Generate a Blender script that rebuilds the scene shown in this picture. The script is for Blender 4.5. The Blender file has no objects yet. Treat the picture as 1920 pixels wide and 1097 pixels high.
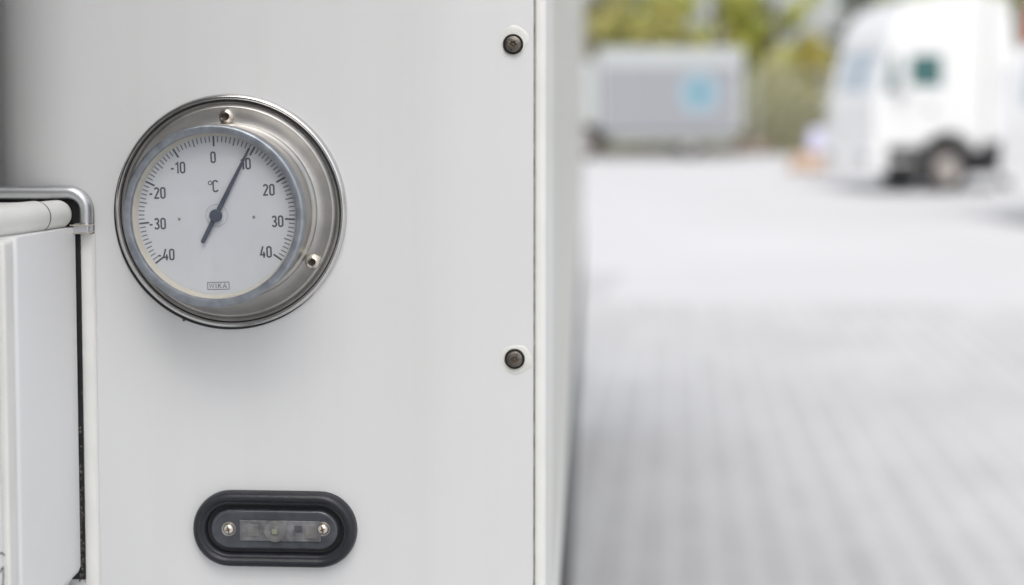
import bpy, bmesh, math, random
from mathutils import Vector, Matrix
random.seed(7)
R = math.radians
PI = math.pi
SC = bpy.context.scene
COL = SC.collection

# ------------------------------------------------------------------ camera
F = 1920 * 50 / 36.0            # focal length in photo pixels
CAMZ = 1.70
PITCH, YAW = R(3.0), R(3.11)    # down, left
PPY = 340.0
cam_d = bpy.data.cameras.new('camera')
cam = bpy.data.objects.new('camera', cam_d)
COL.objects.link(cam)
cam.location = (0, 0, CAMZ)
cam.rotation_euler = (PI / 2 - PITCH, 0, YAW)
cam_d.lens = 50
cam_d.sensor_width = 36
cam_d.shift_y = -(548.5 - PPY) / 1920.0
cam_d.clip_start = 0.02
cam_d.clip_end = 2000
cam_d.dof.use_dof = True
cam_d.dof.focus_distance = 0.777
cam_d.dof.aperture_fstop = 3.6
SC.camera = cam
MR = cam.rotation_euler.to_matrix()

def P(px, py, Y):
    """world point seen at photo pixel (px,py) on the plane y=Y"""
    d = MR @ Vector(((px - 960) / F, -(py - PPY) / F, -1))
    t = Y / d.y
    return Vector((0, 0, CAMZ)) + d * t

# ------------------------------------------------------------------ light
w = bpy.data.worlds.new('World'); SC.world = w; w.use_nodes = True
nt = w.node_tree; nt.nodes.clear()
SUN_EL, SUN_AZ = 54, 182          # azimuth clockwise from +Y
sky = nt.nodes.new('ShaderNodeTexSky'); sky.sky_type = 'NISHITA'
sky.sun_disc = False
sky.sun_elevation = R(SUN_EL); sky.sun_rotation = R(SUN_AZ)
sky.air_density = 1.0; sky.dust_density = 4.0; sky.ozone_density = 1.0
hs = nt.nodes.new('ShaderNodeHueSaturation'); hs.inputs['Saturation'].default_value = 0.28
bg = nt.nodes.new('ShaderNodeBackground'); bg.inputs['Strength'].default_value = 0.15
ow = nt.nodes.new('ShaderNodeOutputWorld')
nt.links.new(sky.outputs[0], hs.inputs['Color'])
nt.links.new(hs.outputs[0], bg.inputs['Color'])
nt.links.new(bg.outputs[0], ow.inputs['Surface'])
sl = bpy.data.lights.new('sun', 'SUN'); so = bpy.data.objects.new('sun', sl); COL.objects.link(so)
sl.energy = 0.55; sl.angle = R(50); sl.color = (1.0, 0.97, 0.93)
az, el = R(SUN_AZ), R(SUN_EL)
sdir = Vector((math.sin(az) * math.cos(el), math.cos(az) * math.cos(el), math.sin(el)))
so.rotation_euler = sdir.to_track_quat('Z', 'Y').to_euler()
so.location = (5, -5, 12)
vs = SC.view_settings
vs.view_transform = 'Standard'; vs.look = 'None'; vs.gamma = 1.0; vs.exposure = 0.60
vs.use_curve_mapping = False

# ------------------------------------------------------------------ materials
def mat(name, col, rough=0.5, metal=0.0, vary=0.0, vscale=5.0, bump=0.0, bscale=40.0, coat=0.0,
        spec=None, trans=0.0, stretch=None, alpha=None):
    m = bpy.data.materials.new(name); m.use_nodes = True
    t = m.node_tree; b = t.nodes['Principled BSDF']
    b.inputs['Roughness'].default_value = rough
    b.inputs['Metallic'].default_value = metal
    b.inputs['Coat Weight'].default_value = coat
    if spec is not None: b.inputs['Specular IOR Level'].default_value = spec
    b.inputs['Transmission Weight'].default_value = trans
    tc = t.nodes.new('ShaderNodeTexCoord'); mp = t.nodes.new('ShaderNodeMapping')
    t.links.new(tc.outputs['Object'], mp.inputs['Vector'])
    if stretch: mp.inputs['Scale'].default_value = stretch
    n = t.nodes.new('ShaderNodeTexNoise'); n.inputs['Scale'].default_value = vscale
    n.inputs['Detail'].default_value = 5
    t.links.new(mp.outputs[0], n.inputs['Vector'])
    cr = t.nodes.new('ShaderNodeValToRGB')
    c = Vector(col)
    cr.color_ramp.elements[0].position = 0.3; cr.color_ramp.elements[1].position = 0.7
    lo = c * (1 - vary); hi = c * (1 + vary)
    cr.color_ramp.elements[0].color = (*lo, 1); cr.color_ramp.elements[1].color = (*[min(x, .95) for x in hi], 1)
    t.links.new(n.outputs[0], cr.inputs[0]); t.links.new(cr.outputs[0], b.inputs['Base Color'])
    if bump:
        n2 = t.nodes.new('ShaderNodeTexNoise'); n2.inputs['Scale'].default_value = bscale
        n2.inputs['Detail'].default_value = 4
        t.links.new(mp.outputs[0], n2.inputs['Vector'])
        bp = t.nodes.new('ShaderNodeBump'); bp.inputs['Strength'].default_value = bump
        bp.inputs['Distance'].default_value = 0.002
        t.links.new(n2.outputs[0], bp.inputs['Height']); t.links.new(bp.outputs[0], b.inputs['Normal'])
    return m

def panel_mat():
    """white gel-coat panel: soft ripple, faint grime veil, a few dirt specks"""
    m = mat('white_gelcoat', (0.655, 0.66, 0.66), 0.32, vary=0.012, vscale=9, bump=0.05, bscale=14, coat=0.15)
    t = m.node_tree; b = t.nodes['Principled BSDF']
    old = b.inputs['Base Color'].links[0].from_socket
    tc = t.nodes.new('ShaderNodeTexCoord')
    v = t.nodes.new('ShaderNodeTexVoronoi'); v.inputs['Scale'].default_value = 38
    v.inputs['Randomness'].default_value = 1.0
    t.links.new(tc.outputs['Object'], v.inputs['Vector'])
    # only some cells keep a speck, and a small one
    lt = t.nodes.new('ShaderNodeMath'); lt.operation = 'LESS_THAN'; lt.inputs[1].default_value = 0.022
    t.links.new(v.outputs['Distance'], lt.inputs[0])
    sp = t.nodes.new('ShaderNodeSeparateColor'); t.links.new(v.outputs['Color'], sp.inputs[0])
    gt = t.nodes.new('ShaderNodeMath'); gt.operation = 'GREATER_THAN'; gt.inputs[1].default_value = 0.72
    t.links.new(sp.outputs[0], gt.inputs[0])
    mu = t.nodes.new('ShaderNodeMath'); mu.operation = 'MULTIPLY'
    t.links.new(lt.outputs[0], mu.inputs[0]); t.links.new(gt.outputs[0], mu.inputs[1])
    m2 = t.nodes.new('ShaderNodeMath'); m2.operation = 'MULTIPLY'; m2.inputs[1].default_value = 0.35
    t.links.new(mu.outputs[0], m2.inputs[0])
    # vertical run-off veil
    mp = t.nodes.new('ShaderNodeMapping'); mp.inputs['Scale'].default_value = (55, 55, 2.2)
    t.links.new(tc.outputs['Object'], mp.inputs['Vector'])
    n = t.nodes.new('ShaderNodeTexNoise'); n.inputs['Scale'].default_value = 1.0; n.inputs['Detail'].default_value = 6
    t.links.new(mp.outputs[0], n.inputs['Vector'])
    r = t.nodes.new('ShaderNodeMapRange'); r.inputs[1].default_value = 0.5; r.inputs[2].default_value = 0.8
    r.inputs[3].default_value = 0; r.inputs[4].default_value = 0.17
    t.links.new(n.outputs[0], r.inputs[0])
    x1 = t.nodes.new('ShaderNodeMixRGB'); x1.inputs[2].default_value = (0.58, 0.55, 0.48, 1)
    t.links.new(r.outputs[0], x1.inputs[0]); t.links.new(old, x1.inputs[1])
    x2 = t.nodes.new('ShaderNodeMixRGB'); x2.inputs[2].default_value = (0.12, 0.10, 0.08, 1)
    t.links.new(m2.outputs[0], x2.inputs[0]); t.links.new(x1.outputs[0], x2.inputs[1])
    t.links.new(x2.outputs[0], b.inputs['Base Color'])
    return m

def pane_mat(name, tint=(1, 1, 1), ior=1.45, rough=0.02, dirt=0.03):
    """thin clear pane: transparent with a Fresnel reflection and a faint dust film"""
    m = bpy.data.materials.new(name); m.use_nodes = True
    t = m.node_tree; t.nodes.clear()
    o = t.nodes.new('ShaderNodeOutputMaterial')
    tr = t.nodes.new('ShaderNodeBsdfTransparent'); tr.inputs[0].default_value = (*tint, 1)
    gl = t.nodes.new('ShaderNodeBsdfGlossy'); gl.inputs['Roughness'].default_value = rough
    df = t.nodes.new('ShaderNodeBsdfDiffuse'); df.inputs[0].default_value = (.6, .6, .58, 1)
    fr = t.nodes.new('ShaderNodeFresnel')
    ge = t.nodes.new('ShaderNodeNewGeometry'); io = t.nodes.new('ShaderNodeMapRange')   # same reflectance from either side
    io.inputs[3].default_value = ior; io.inputs[4].default_value = 1 / ior
    t.links.new(ge.outputs['Backfacing'], io.inputs[0]); t.links.new(io.outputs[0], fr.inputs[0])
    mx = t.nodes.new('ShaderNodeMixShader'); m2 = t.nodes.new('ShaderNodeMixShader')
    tc = t.nodes.new('ShaderNodeTexCoord')
    n = t.nodes.new('ShaderNodeTexNoise'); n.inputs['Scale'].default_value = 60; n.inputs['Detail'].default_value = 6
    t.links.new(tc.outputs['Object'], n.inputs['Vector'])
    r = t.nodes.new('ShaderNodeMapRange'); r.inputs[1].default_value = 0.35; r.inputs[2].default_value = 0.8
    r.inputs[3].default_value = dirt * 0.3; r.inputs[4].default_value = dirt * 2.5
    t.links.new(n.outputs[0], r.inputs[0])
    t.links.new(fr.outputs[0], mx.inputs[0]); t.links.new(tr.outputs[0], mx.inputs[1]); t.links.new(gl.outputs[0], mx.inputs[2])
    t.links.new(r.outputs[0], m2.inputs[0]); t.links.new(mx.outputs[0], m2.inputs[1]); t.links.new(df.outputs[0], m2.inputs[2])
    t.links.new(m2.outputs[0], o.inputs['Surface'])
    return m

M = {}
M['panel'] = panel_mat()
M['side'] = mat('cream_side_panel', (0.60, 0.59, 0.55), 0.45, vary=0.03, vscale=3)
M['white'] = mat('white_paint', (0.82, 0.82, 0.82), 0.35, vary=0.015, vscale=6, bump=0.03, bscale=30)
M['offwhite'] = mat('aged_white_plastic', (0.73, 0.73, 0.70), 0.45, vary=0.04, vscale=30, bump=0.08, bscale=90)
M['sealant'] = mat('white_sealant', (0.68, 0.675, 0.64), 0.5, vary=0.04, vscale=160, bump=0.2, bscale=220)
M['seam'] = mat('seam_grime', (0.42, 0.41, 0.38), 0.8, vary=0.3, vscale=120)
M['steel'] = mat('brushed_steel', (0.43, 0.42, 0.405), 0.42, 1.0, vary=0.10, vscale=70, bump=0.06, bscale=260)
M['case'] = mat('satin_steel', (0.52, 0.505, 0.48), 0.38, 1.0, vary=0.08, vscale=60, bump=0.05, bscale=200)
M['bezel'] = mat('zinc_bezel', (0.35, 0.375, 0.41), 0.45, 1.0, vary=0.18, vscale=160, bump=0.12, bscale=260)
M['rim'] = mat('polished_rim', (0.62, 0.61, 0.60), 0.20, 1.0, vary=0.05, vscale=60)
M['groove'] = mat('groove_dirt', (0.035, 0.033, 0.032), 0.7, vary=0.3, vscale=100)
M['screw'] = mat('screw_steel', (0.72, 0.66, 0.58), 0.22, 1.0, vary=0.12, vscale=300)
M['dark_screw'] = mat('dull_screw', (0.16, 0.145, 0.13), 0.42, 0.9, vary=0.25, vscale=400, bump=0.2, bscale=500)
M['socket'] = mat('socket_dirt', (0.12, 0.09, 0.06), 0.7, vary=0.3, vscale=300)
M['dial'] = mat('dial_white', (0.53, 0.55, 0.58), 0.55, vary=0.02, vscale=40)
M['dialwall'] = mat('dial_ring_cream', (0.52, 0.49, 0.42), 0.4, vary=0.03, vscale=80)
M['ink'] = mat('dial_ink', (0.06, 0.065, 0.085), 0.6, vary=0.1, vscale=200)
M['ink_soft'] = mat('dial_ink_soft', (0.13, 0.13, 0.155), 0.6)
M['pointer'] = mat('pointer_dark', (0.045, 0.055, 0.085), 0.5, vary=0.1, vscale=200)
M['mark'] = mat('dial_rivet', (0.25, 0.21, 0.20), 0.6)
M['glass'] = pane_mat('gauge_glass')
M['rubber'] = mat('dark_rubber', (0.013, 0.014, 0.019), 0.42, vary=0.25, vscale=60, bump=0.15, bscale=200)
M['rubber_in'] = mat('dark_lamp_housing', (0.010, 0.010, 0.012), 0.5, vary=0.2, vscale=80)
M['lens'] = mat('smoked_lens', (0.055, 0.06, 0.07), 0.3, vary=0.25, vscale=120, bump=0.1, bscale=160, coat=0.3)
M['lenswin'] = mat('scuffed_clear_lens', (0.125, 0.125, 0.13), 0.45, vary=0.6, vscale=140, bump=0.3, bscale=160)
M['reflector'] = mat('lamp_reflector', (0.17, 0.17, 0.165), 0.4, 0.2, vary=0.3, vscale=150)
M['led'] = mat('led_chip', (0.24, 0.24, 0.17), 0.4)
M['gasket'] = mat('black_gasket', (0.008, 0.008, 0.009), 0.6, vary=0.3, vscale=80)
M['alu'] = mat('aluminium_tube', (0.60, 0.61, 0.63), 0.42, 1.0, vary=0.05, vscale=60)
M['grime'] = mat('brown_grime', (0.13, 0.11, 0.09), 0.8, vary=0.5, vscale=150)
M['darkgrey'] = mat('dark_grey_block', (0.035, 0.035, 0.035), 0.6, vary=0.1)
M['chassis'] = mat('chassis_black', (0.02, 0.02, 0.022), 0.6, vary=0.2)
M['tyre'] = mat('tyre_rubber', (0.022, 0.021, 0.022), 0.75, vary=0.2, vscale=20)
M['wheelrim'] = mat('wheel_rim_steel', (0.40, 0.37, 0.35), 0.45, 0.5, vary=0.1)
M['cabwhite'] = mat('cab_white_paint', (0.73, 0.73, 0.73), 0.25, vary=0.01, coat=0.4)
M['autoglass'] = mat('cab_window_glass', (0.06, 0.14, 0.135), 0.08, spec=0.8)
M['screenglass'] = mat('windscreen_glass', (0.36, 0.42, 0.47), 0.06, spec=1.0)  # pale base colour stands in for the sky reflected in the glass
M['curtain'] = mat('grey_curtain', (0.265, 0.27, 0.29), 0.6, vary=0.03, vscale=2)
M['boxframe'] = mat('box_frame_white', (0.40, 0.42, 0.42), 0.4, vary=0.02)
M['skyblue'] = mat('pale_blue_print', (0.25, 0.35, 0.41), 0.5)
M['teal'] = mat('teal_print', (0.05, 0.20, 0.26), 0.5)
M['bluemark'] = mat('blue_lettering', (0.30, 0.46, 0.72), 0.5)
M['red'] = mat('red_paint', (0.62, 0.11, 0.07), 0.4)
M['orange'] = mat('amber_plastic', (0.8, 0.25, 0.03), 0.3)
M['tan'] = mat('tan_board', (0.52, 0.38, 0.28), 0.8, vary=0.08)
M['lilac'] = mat('lilac_wrap', (0.58, 0.58, 0.74), 0.3, vary=0.05)
M['galv'] = mat('galvanised_steel', (0.36, 0.37, 0.35), 0.5, 0.6, vary=0.1)
M['bark'] = mat('bark', (0.10, 0.075, 0.055), 0.9, vary=0.3, vscale=6)
M['soil'] = mat('leaf_litter', (0.17, 0.13, 0.09), 0.9, vary=0.3, vscale=2)

def leaf_mat(name, c1, c2):
    m = bpy.data.materials.new(name); m.use_nodes = True
    t = m.node_tree; b = t.nodes['Principled BSDF']; b.inputs['Roughness'].default_value = 0.6
    tc = t.nodes.new('ShaderNodeTexCoord'); n = t.nodes.new('ShaderNodeTexNoise')
    n.inputs['Scale'].default_value = 0.9; n.inputs['Detail'].default_value = 5
    t.links.new(tc.outputs['Object'], n.inputs['Vector'])
    cr = t.nodes.new('ShaderNodeValToRGB'); cr.color_ramp.elements[0].position = .38; cr.color_ramp.elements[1].position = .62
    cr.color_ramp.elements[0].color = (*c1, 1); cr.color_ramp.elements[1].color = (*c2, 1)
    t.links.new(n.outputs[0], cr.inputs[0]); t.links.new(cr.outputs[0], b.inputs['Base Color'])
    tl = t.nodes.new('ShaderNodeBsdfTranslucent'); mx = t.nodes.new('ShaderNodeMixShader'); mx.inputs[0].default_value = 0.35
    t.links.new(cr.outputs[0], tl.inputs[0]); t.links.new(b.outputs[0], mx.inputs[1]); t.links.new(tl.outputs[0], mx.inputs[2])
    t.links.new(mx.outputs[0], t.nodes['Material Output'].inputs['Surface'])
    return m
M['leaf_green'] = leaf_mat('foliage_yellow_green', (0.42, 0.46, 0.10), (0.64, 0.65, 0.17))
M['leaf_olive'] = leaf_mat('foliage_olive', (0.44, 0.42, 0.15), (0.62, 0.59, 0.22))
M['leaf_gold'] = leaf_mat('foliage_golden', (0.44, 0.40, 0.11), (0.60, 0.53, 0.17))
M['leaf_fir'] = leaf_mat('foliage_fir', (0.12, 0.15, 0.12), (0.24, 0.29, 0.23))

# ------------------------------------------------------------------ mesh helpers
def link(name, bm, m, parent=None, smooth=False, bevel=0.0, seg=2, autos=None):
    bmesh.ops.remove_doubles(bm, verts=bm.verts, dist=1e-7)
    bmesh.ops.recalc_face_normals(bm, faces=bm.faces)
    me = bpy.data.meshes.new(name); bm.to_mesh(me); bm.free()
    ms = m if isinstance(m, (list, tuple)) else [m]
    for x in ms: me.materials.append(x)
    o = bpy.data.objects.new(name, me); COL.objects.link(o)
    if parent: o.parent = parent
    if smooth or bevel:
        for p in me.polygons: p.use_smooth = True
    if bevel:
        b = o.modifiers.new('bevel', 'BEVEL'); b.width = bevel; b.segments = seg
        b.limit_method = 'ANGLE'; b.angle_limit = R(35); b.harden_normals = True
    elif autos is not None:
        for e in me.edges: pass
        me.set_sharp_from_angle(angle=R(autos))
    return o

def tag(o, label=None, cat=None, group=None, kind=None):
    if label: o['label'] = label
    if cat: o['category'] = cat
    if group: o['group'] = group
    if kind: o['kind'] = kind
    return o

def empty(name, loc, rz=0.0):
    o = bpy.data.objects.new(name, None); COL.objects.link(o)
    o.location = loc; o.rotation_euler = (0, 0, rz); o.empty_display_size = 0.05
    return o

def abox(bm, x0, x1, y0, y1, z0, z1, mi=0):
    v = [bm.verts.new((x, y, z)) for x in (x0, x1) for y in (y0, y1) for z in (z0, z1)]
    for f in ((0, 1, 3, 2), (4, 6, 7, 5), (0, 4, 5, 1), (2, 3, 7, 6), (0, 2, 6, 4), (1, 5, 7, 3)):
        bm.faces.new([v[i] for i in f]).material_index = mi
    return v

def box(*a):
    bm = bmesh.new(); abox(bm, *a); return bm

def lathe(prof, n=96, cx=0, cz=0, closed=True, base=0.0, bm=None):
    """revolve (r,h) about the -Y axis; h goes out from the wall"""
    bm = bm or bmesh.new(); rings = []
    for r, h in prof:
        if r < 1e-9: rings.append([bm.verts.new((cx, -h - base, cz))])
        else: rings.append([bm.verts.new((cx + r * math.cos(2 * PI * i / n), -h - base, cz + r * math.sin(2 * PI * i / n))) for i in range(n)])
    for a, b in zip(rings, rings[1:]):
        for i in range(n):
            j = (i + 1) % n
            if len(a) == 1 and len(b) == 1: continue
            if len(a) == 1: bm.faces.new((a[0], b[i], b[j]))
            elif len(b) == 1: bm.faces.new((a[i], b[0], a[j]))
            else: bm.faces.new((a[i], b[i], b[j], a[j]))
    return bm

def stad(hw, r, n=20):
    """stadium outline: half straight length hw, radius r"""
    pts = []
    for i in range(n + 1):
        a = -PI / 2 + PI * i / n; pts.append((hw + r * math.cos(a), r * math.sin(a)))
    for i in range(n + 1):
        a = PI / 2 + PI * i / n; pts.append((-hw + r * math.cos(a), r * math.sin(a)))
    return pts

def stadloft(hw, prof, cap=True):
    bm = bmesh.new(); rings = []
    for r, h in prof:
        rings.append([bm.verts.new((x, -h, z)) for x, z in stad(hw, r)])
    for a, b in zip(rings, rings[1:]):
        n = len(a)
        for i in range(n): bm.faces.new((a[i], b[i], b[(i + 1) % n], a[(i + 1) % n]))
    if cap: bm.faces.new(rings[-1])
    return bm

def ribbon(bm, pts, wd, h, closed=False):
    """flat stroke in the dial plane (x,z) lying at height h"""
    n = len(pts); L = []; Rr = []
    for i in range(n):
        p = Vector(pts[i])
        if closed: a, c = Vector(pts[i - 1]), Vector(pts[(i + 1) % n])
        else: a, c = Vector(pts[max(i - 1, 0)]), Vector(pts[min(i + 1, n - 1)])
        d1 = (p - a); d2 = (c - p)
        if d1.length < 1e-9: d1 = d2
        if d2.length < 1e-9: d2 = d1
        d1.normalize(); d2.normalize()
        n1 = Vector((-d1.y, d1.x)); n2 = Vector((-d2.y, d2.x))
        m = n1 + n2
        if m.length < 0.3: m = n1
        m.normalize(); s = min(1.0 / max(m.dot(n1), 0.45), 1.8)
        L.append(bm.verts.new((p.x + m.x * wd / 2 * s, -h, p.y + m.y * wd / 2 * s)))
        Rr.append(bm.verts.new((p.x - m.x * wd / 2 * s, -h, p.y - m.y * wd / 2 * s)))
    rng = range(n) if closed else range(n - 1)
    for i in rng:
        j = (i + 1) % n
        bm.faces.new((L[i], L[j], Rr[j], Rr[i]))

def arc(cx, cy, rx, ry, a0, a1, n=10):
    return [(cx + rx * math.cos(R(a0 + (a1 - a0) * i / n)), cy + ry * math.sin(R(a0 + (a1 - a0) * i / n))) for i in range(n + 1)]

def glyph(ch):
    """stroke centre lines in a cell of height 1; returns (width, [(points, closed)])"""
    if ch == '0':
        return .46, [(arc(.23, .78, .17, .16, 0, 180) + arc(.23, .22, .17, .16, 180, 360), True)]
    if ch == '1': return .30, [([(.0, .76), (.2, .93), (.2, .0)], False)]
    if ch == '2': return .46, [(arc(.22, .75, .17, .19, 165, -35, 12) + [(.06, .065), (.43, .065)], False)]
    if ch == '3': return .46, [(arc(.21, .74, .16, .2, 160, -75, 12) + [(.17, .52)], False), ([(.17, .52)] + arc(.21, .27, .18, .21, 70, -160, 12), False)]
    if ch == '4': return .48, [([(.27, 1.0), (.05, .27), (.47, .27)], False), ([(.34, .52), (.34, .0)], False)]
    if ch == '-': return .36, [([(.02, .42), (.28, .42)], False)]
    if ch == 'C': return .46, [(arc(.23, .77, .17, .17, 10, 180) + arc(.23, .23, .17, .17, 180, 350), False)]
    if ch == 'W': return .8, [([(.0, 1), (.18, .05), (.36, .9), (.54, .05), (.72, 1)], False)]
    if ch == 'I': return .24, [([(.08, 1), (.08, 0)], False)]
    if ch == 'K': return .62, [([(.06, 1), (.06, 0)], False), ([(.5, 1), (.1, .45)], False), ([(.2, .58), (.54, 0)], False)]
    if ch == 'A': return .7, [([(.0, 0), (.3, 1), (.6, 0)], False), ([(.12, .32), (.48, .32)], False)]
    return .3, []

def text(bm, s, cx, cz, hgt, wd, h, xs=1.0, gap=.08):
    tot = sum(glyph(c)[0] * xs + gap for c in s) - gap
    x = cx - tot * hgt / 2
    for c in s:
        gw, st = glyph(c)
        for pts, cl in st:
            ribbon(bm, [(x + px * xs * hgt, cz - hgt / 2 + pz * hgt) for px, pz in pts], wd, h, cl)
        x += (gw * xs + gap) * hgt

def tube(bm, pts, r, n=16, cap=True):
    pts = [Vector(p) for p in pts]; rings = []; up = None
    for i, p in enumerate(pts):
        d = (pts[min(i + 1, len(pts) - 1)] - pts[max(i - 1, 0)]).normalized()
        if up is None:
            up = Vector((0, 0, 1)) if abs(d.z) < .9 else Vector((0, 1, 0))
        s = d.cross(up).normalized(); up = s.cross(d).normalized()
        rr = r[i] if isinstance(r, (list, tuple)) else r
        rings.append([bm.verts.new(p + (s * math.cos(2 * PI * k / n) + up * math.sin(2 * PI * k / n)) * rr) for k in range(n)])
    for a, b in zip(rings, rings[1:]):
        for k in range(n): bm.faces.new((a[k], a[(k + 1) % n], b[(k + 1) % n], b[k]))
    if cap: bm.faces.new(rings[0]); bm.faces.new(rings[-1])
    return bm

def prism(bm, poly, y0, y1):
    """extrude an (x,z) outline along y"""
    a = [bm.verts.new((x, y0, z)) for x, z in poly]; b = [bm.verts.new((x, y1, z)) for x, z in poly]
    bm.faces.new(a); bm.faces.new(b)
    for i in range(len(poly)):
        j = (i + 1) % len(poly); bm.faces.new((a[i], a[j], b[j], b[i]))
    return bm

# ------------------------------------------------------------------ ground
UNSEEN_CAB_GAP = 0.60
D = 0.78                         # distance of the truck body's front wall
bm = bmesh.new(); s = 400
bm.faces.new([bm.verts.new(c) for c in ((-s, -s, 0), (s, -s, 0), (s, s, 0), (-s, s, 0))])
gm = mat('light_concrete', (0.565, 0.565, 0.57), 0.75, vary=0.07, vscale=0.16, bump=0.1, bscale=12)
tag(link('ground', bm, gm), kind='structure')

bm = bmesh.new()
bm.faces.new([bm.verts.new(c) for c in ((-25, 0, 0), (3.1, 0, 0), (3.1, 30, 0), (-25, 30, 0))])
ap = tag(link('apron', bm, mat('worn_concrete', (0.485, 0.485, 0.49), 0.75, vary=0.06, vscale=0.3, bump=0.1, bscale=12)), kind='structure')
ap.location = (0, 11.6, .003); ap.rotation_euler = (0, 0, R(90 - 3.4 - 4))

pm = bpy.data.materials.new('grey_pavers'); pm.use_nodes = True
t = pm.node_tree; b = t.nodes['Principled BSDF']; b.inputs['Roughness'].default_value = 0.8
tc = t.nodes.new('ShaderNodeTexCoord')
br = t.nodes.new('ShaderNodeTexBrick'); br.offset = 0.5
br.inputs['Scale'].default_value = 1.0; br.inputs['Brick Width'].default_value = 0.62
br.inputs['Row Height'].default_value = 0.155; br.inputs['Mortar Size'].default_value = 0.026
br.inputs['Mortar Smooth'].default_value = 0.6
br.inputs['Color1'].default_value = (.485, .485, .487, 1); br.inputs['Color2'].default_value = (.44, .44, .442, 1)
br.inputs['Mortar'].default_value = (.54, .54, .542, 1)
t.links.new(tc.outputs['Object'], br.inputs['Vector'])
n = t.nodes.new('ShaderNodeTexNoise'); n.inputs['Scale'].default_value = 0.9; n.inputs['Detail'].default_value = 5
t.links.new(tc.outputs['Object'], n.inputs['Vector'])
mr = t.nodes.new('ShaderNodeMapRange'); mr.inputs[1].default_value = .3; mr.inputs[2].default_value = .7; mr.inputs[3].default_value = .93; mr.inputs[4].default_value = 1.07
t.links.new(n.outputs[0], mr.inputs[0])
mx = t.nodes.new('ShaderNodeVectorMath'); mx.operation = 'MULTIPLY'
t.links.new(br.outputs['Color'], mx.inputs[0]); t.links.new(mr.outputs[0], mx.inputs[1]); t.links.new(mx.outputs[0], b.inputs['Base Color'])
bm = bmesh.new()
bm.faces.new([bm.verts.new(c) for c in ((-25, -20, 0), (12.4, -20, 0), (12.4, 30, 0), (-25, 30, 0))])
pv = tag(link('paving', bm, pm), kind='structure')
pv.location = (0, 0, .004); pv.rotation_euler = (0, 0, R(90 - 3.4))

# ------------------------------------------------------------------ near truck body
xe = P(1001, 500, D).x           # right edge of the front wall
ZB, ZT, XL, YB = 1.30, 3.75, xe - 2.5, 6.6
body = empty('refrigerated_truck', (xe - 1.25, D, 0))
tag(body, 'white refrigerated truck whose flat body wall fills the left half behind the round thermometer', 'truck')
O = body.location

def L(v): return Vector(v) - O
# front wall as a vertical sheet with a shallow pressed fold
xf = P(776, 500, D).x
xc, Rc = P(150, 200, D).x, .070      # left of here the wall is curved back, shaped to darken the top left
prof = [(XL, -.06), (xc - Rc * .866 - .04, -.06), (xc - Rc * .866 - .010, -.048)] + \
       [(xc - Rc * math.sin(R(a)), -Rc * (1 - math.cos(R(a)))) for a in range(60, -1, -3)] + \
       [(xf - .012, 0), (xf - .004, .0001), (xf + .0015, .0004), (xf + .007, .0006), (xf + .03, .0002),
        (xe - .012, -.0012), (xe - .003, -.0014), (xe - .0004, -.0016), (xe - .0002, -.008)]
bm = bmesh.new(); rows = []
for z in (ZB, 1.5, 1.7, 2.2, ZT):
    rows.append([bm.verts.new(L((x, D - h, z))) for x, h in prof])
for a, c in zip(rows, rows[1:]):
    for i in range(len(prof) - 1): bm.faces.new((a[i], a[i + 1], c[i + 1], c[i]))
link('front_wall', bm, M['panel'], body, smooth=True, autos=25)
# seam
link('corner_seam',
     box(xe - .0006 - O.x, xe + .0010 - O.x, .0026, .012, ZB, ZT), M['seam'], body)
# corner moulding + side wall
xs_ = xe + .0068
bm = bmesh.new()
ml = [(xe + .0007, .010), (xe + .0007, .001), (xe + .0014, .0002), (xe + .0028, .0)]
for i in range(1, 9):
    a = PI / 2 * i / 8; ml.append((xs_ - .004 + .004 * math.sin(a), .004 - .004 * math.cos(a)))
ml += [(xs_, .05), (xs_ - .0012, .0505), (xs_ - .0012, .2)]
rows = [[bm.verts.new((x - O.x, y, z)) for x, y in ml] for z in (ZB + .03, ZT)]
for i in range(len(ml) - 1): bm.faces.new((rows[0][i], rows[0][i + 1], rows[1][i + 1], rows[1][i]))
link('corner_moulding', bm, M['offwhite'], body, smooth=True, autos=40)
link('side_wall', box(xs_ - .06 - O.x, xs_ - .002 - O.x, .012, YB - D, ZB + .04, ZT), M['side'], body)
link('roof', box(XL - O.x, xs_ - .004 - O.x, .001, YB - D, ZT, ZT + .05), M['side'], body, bevel=.01)
link('rear_wall', box(XL - O.x, xs_ - .062 - O.x, YB - D - .05, YB - D - .002, ZB, ZT - .002), M['white'], body)
link('floor_panel', box(XL - O.x + .01, xs_ - .062 - O.x, .012, YB - D - .052, ZB + .002, ZB + .04), M['chassis'], body)
link('bottom_rail', box(xs_ - .058 - O.x, xs_ - .0005 - O.x, .03, YB - D, ZB - .004, ZB + .038), M['offwhite'], body, bevel=.004)
link('side_stripe', box(xs_ - .0021 - O.x, xs_ - .0016 - O.x, .085, .100, 1.452, 1.515), mat('faded_pink_label', (.55, .36, .33), .6), body)
link('side_skirt', box(xs_ - .04 - O.x, xs_ - .003 - O.x, .16, YB - D - .4, 0.92, ZB - .005), M['chassis'], body, bevel=.006)
link('chassis_rail', box(-.55, -.45, .2, YB - D - .2, .85, ZB + .001), M['chassis'], body)
link('chassis_rail', box(.45, .55, .2, YB - D - .2, .85, ZB + .001), M['chassis'], body)

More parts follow.
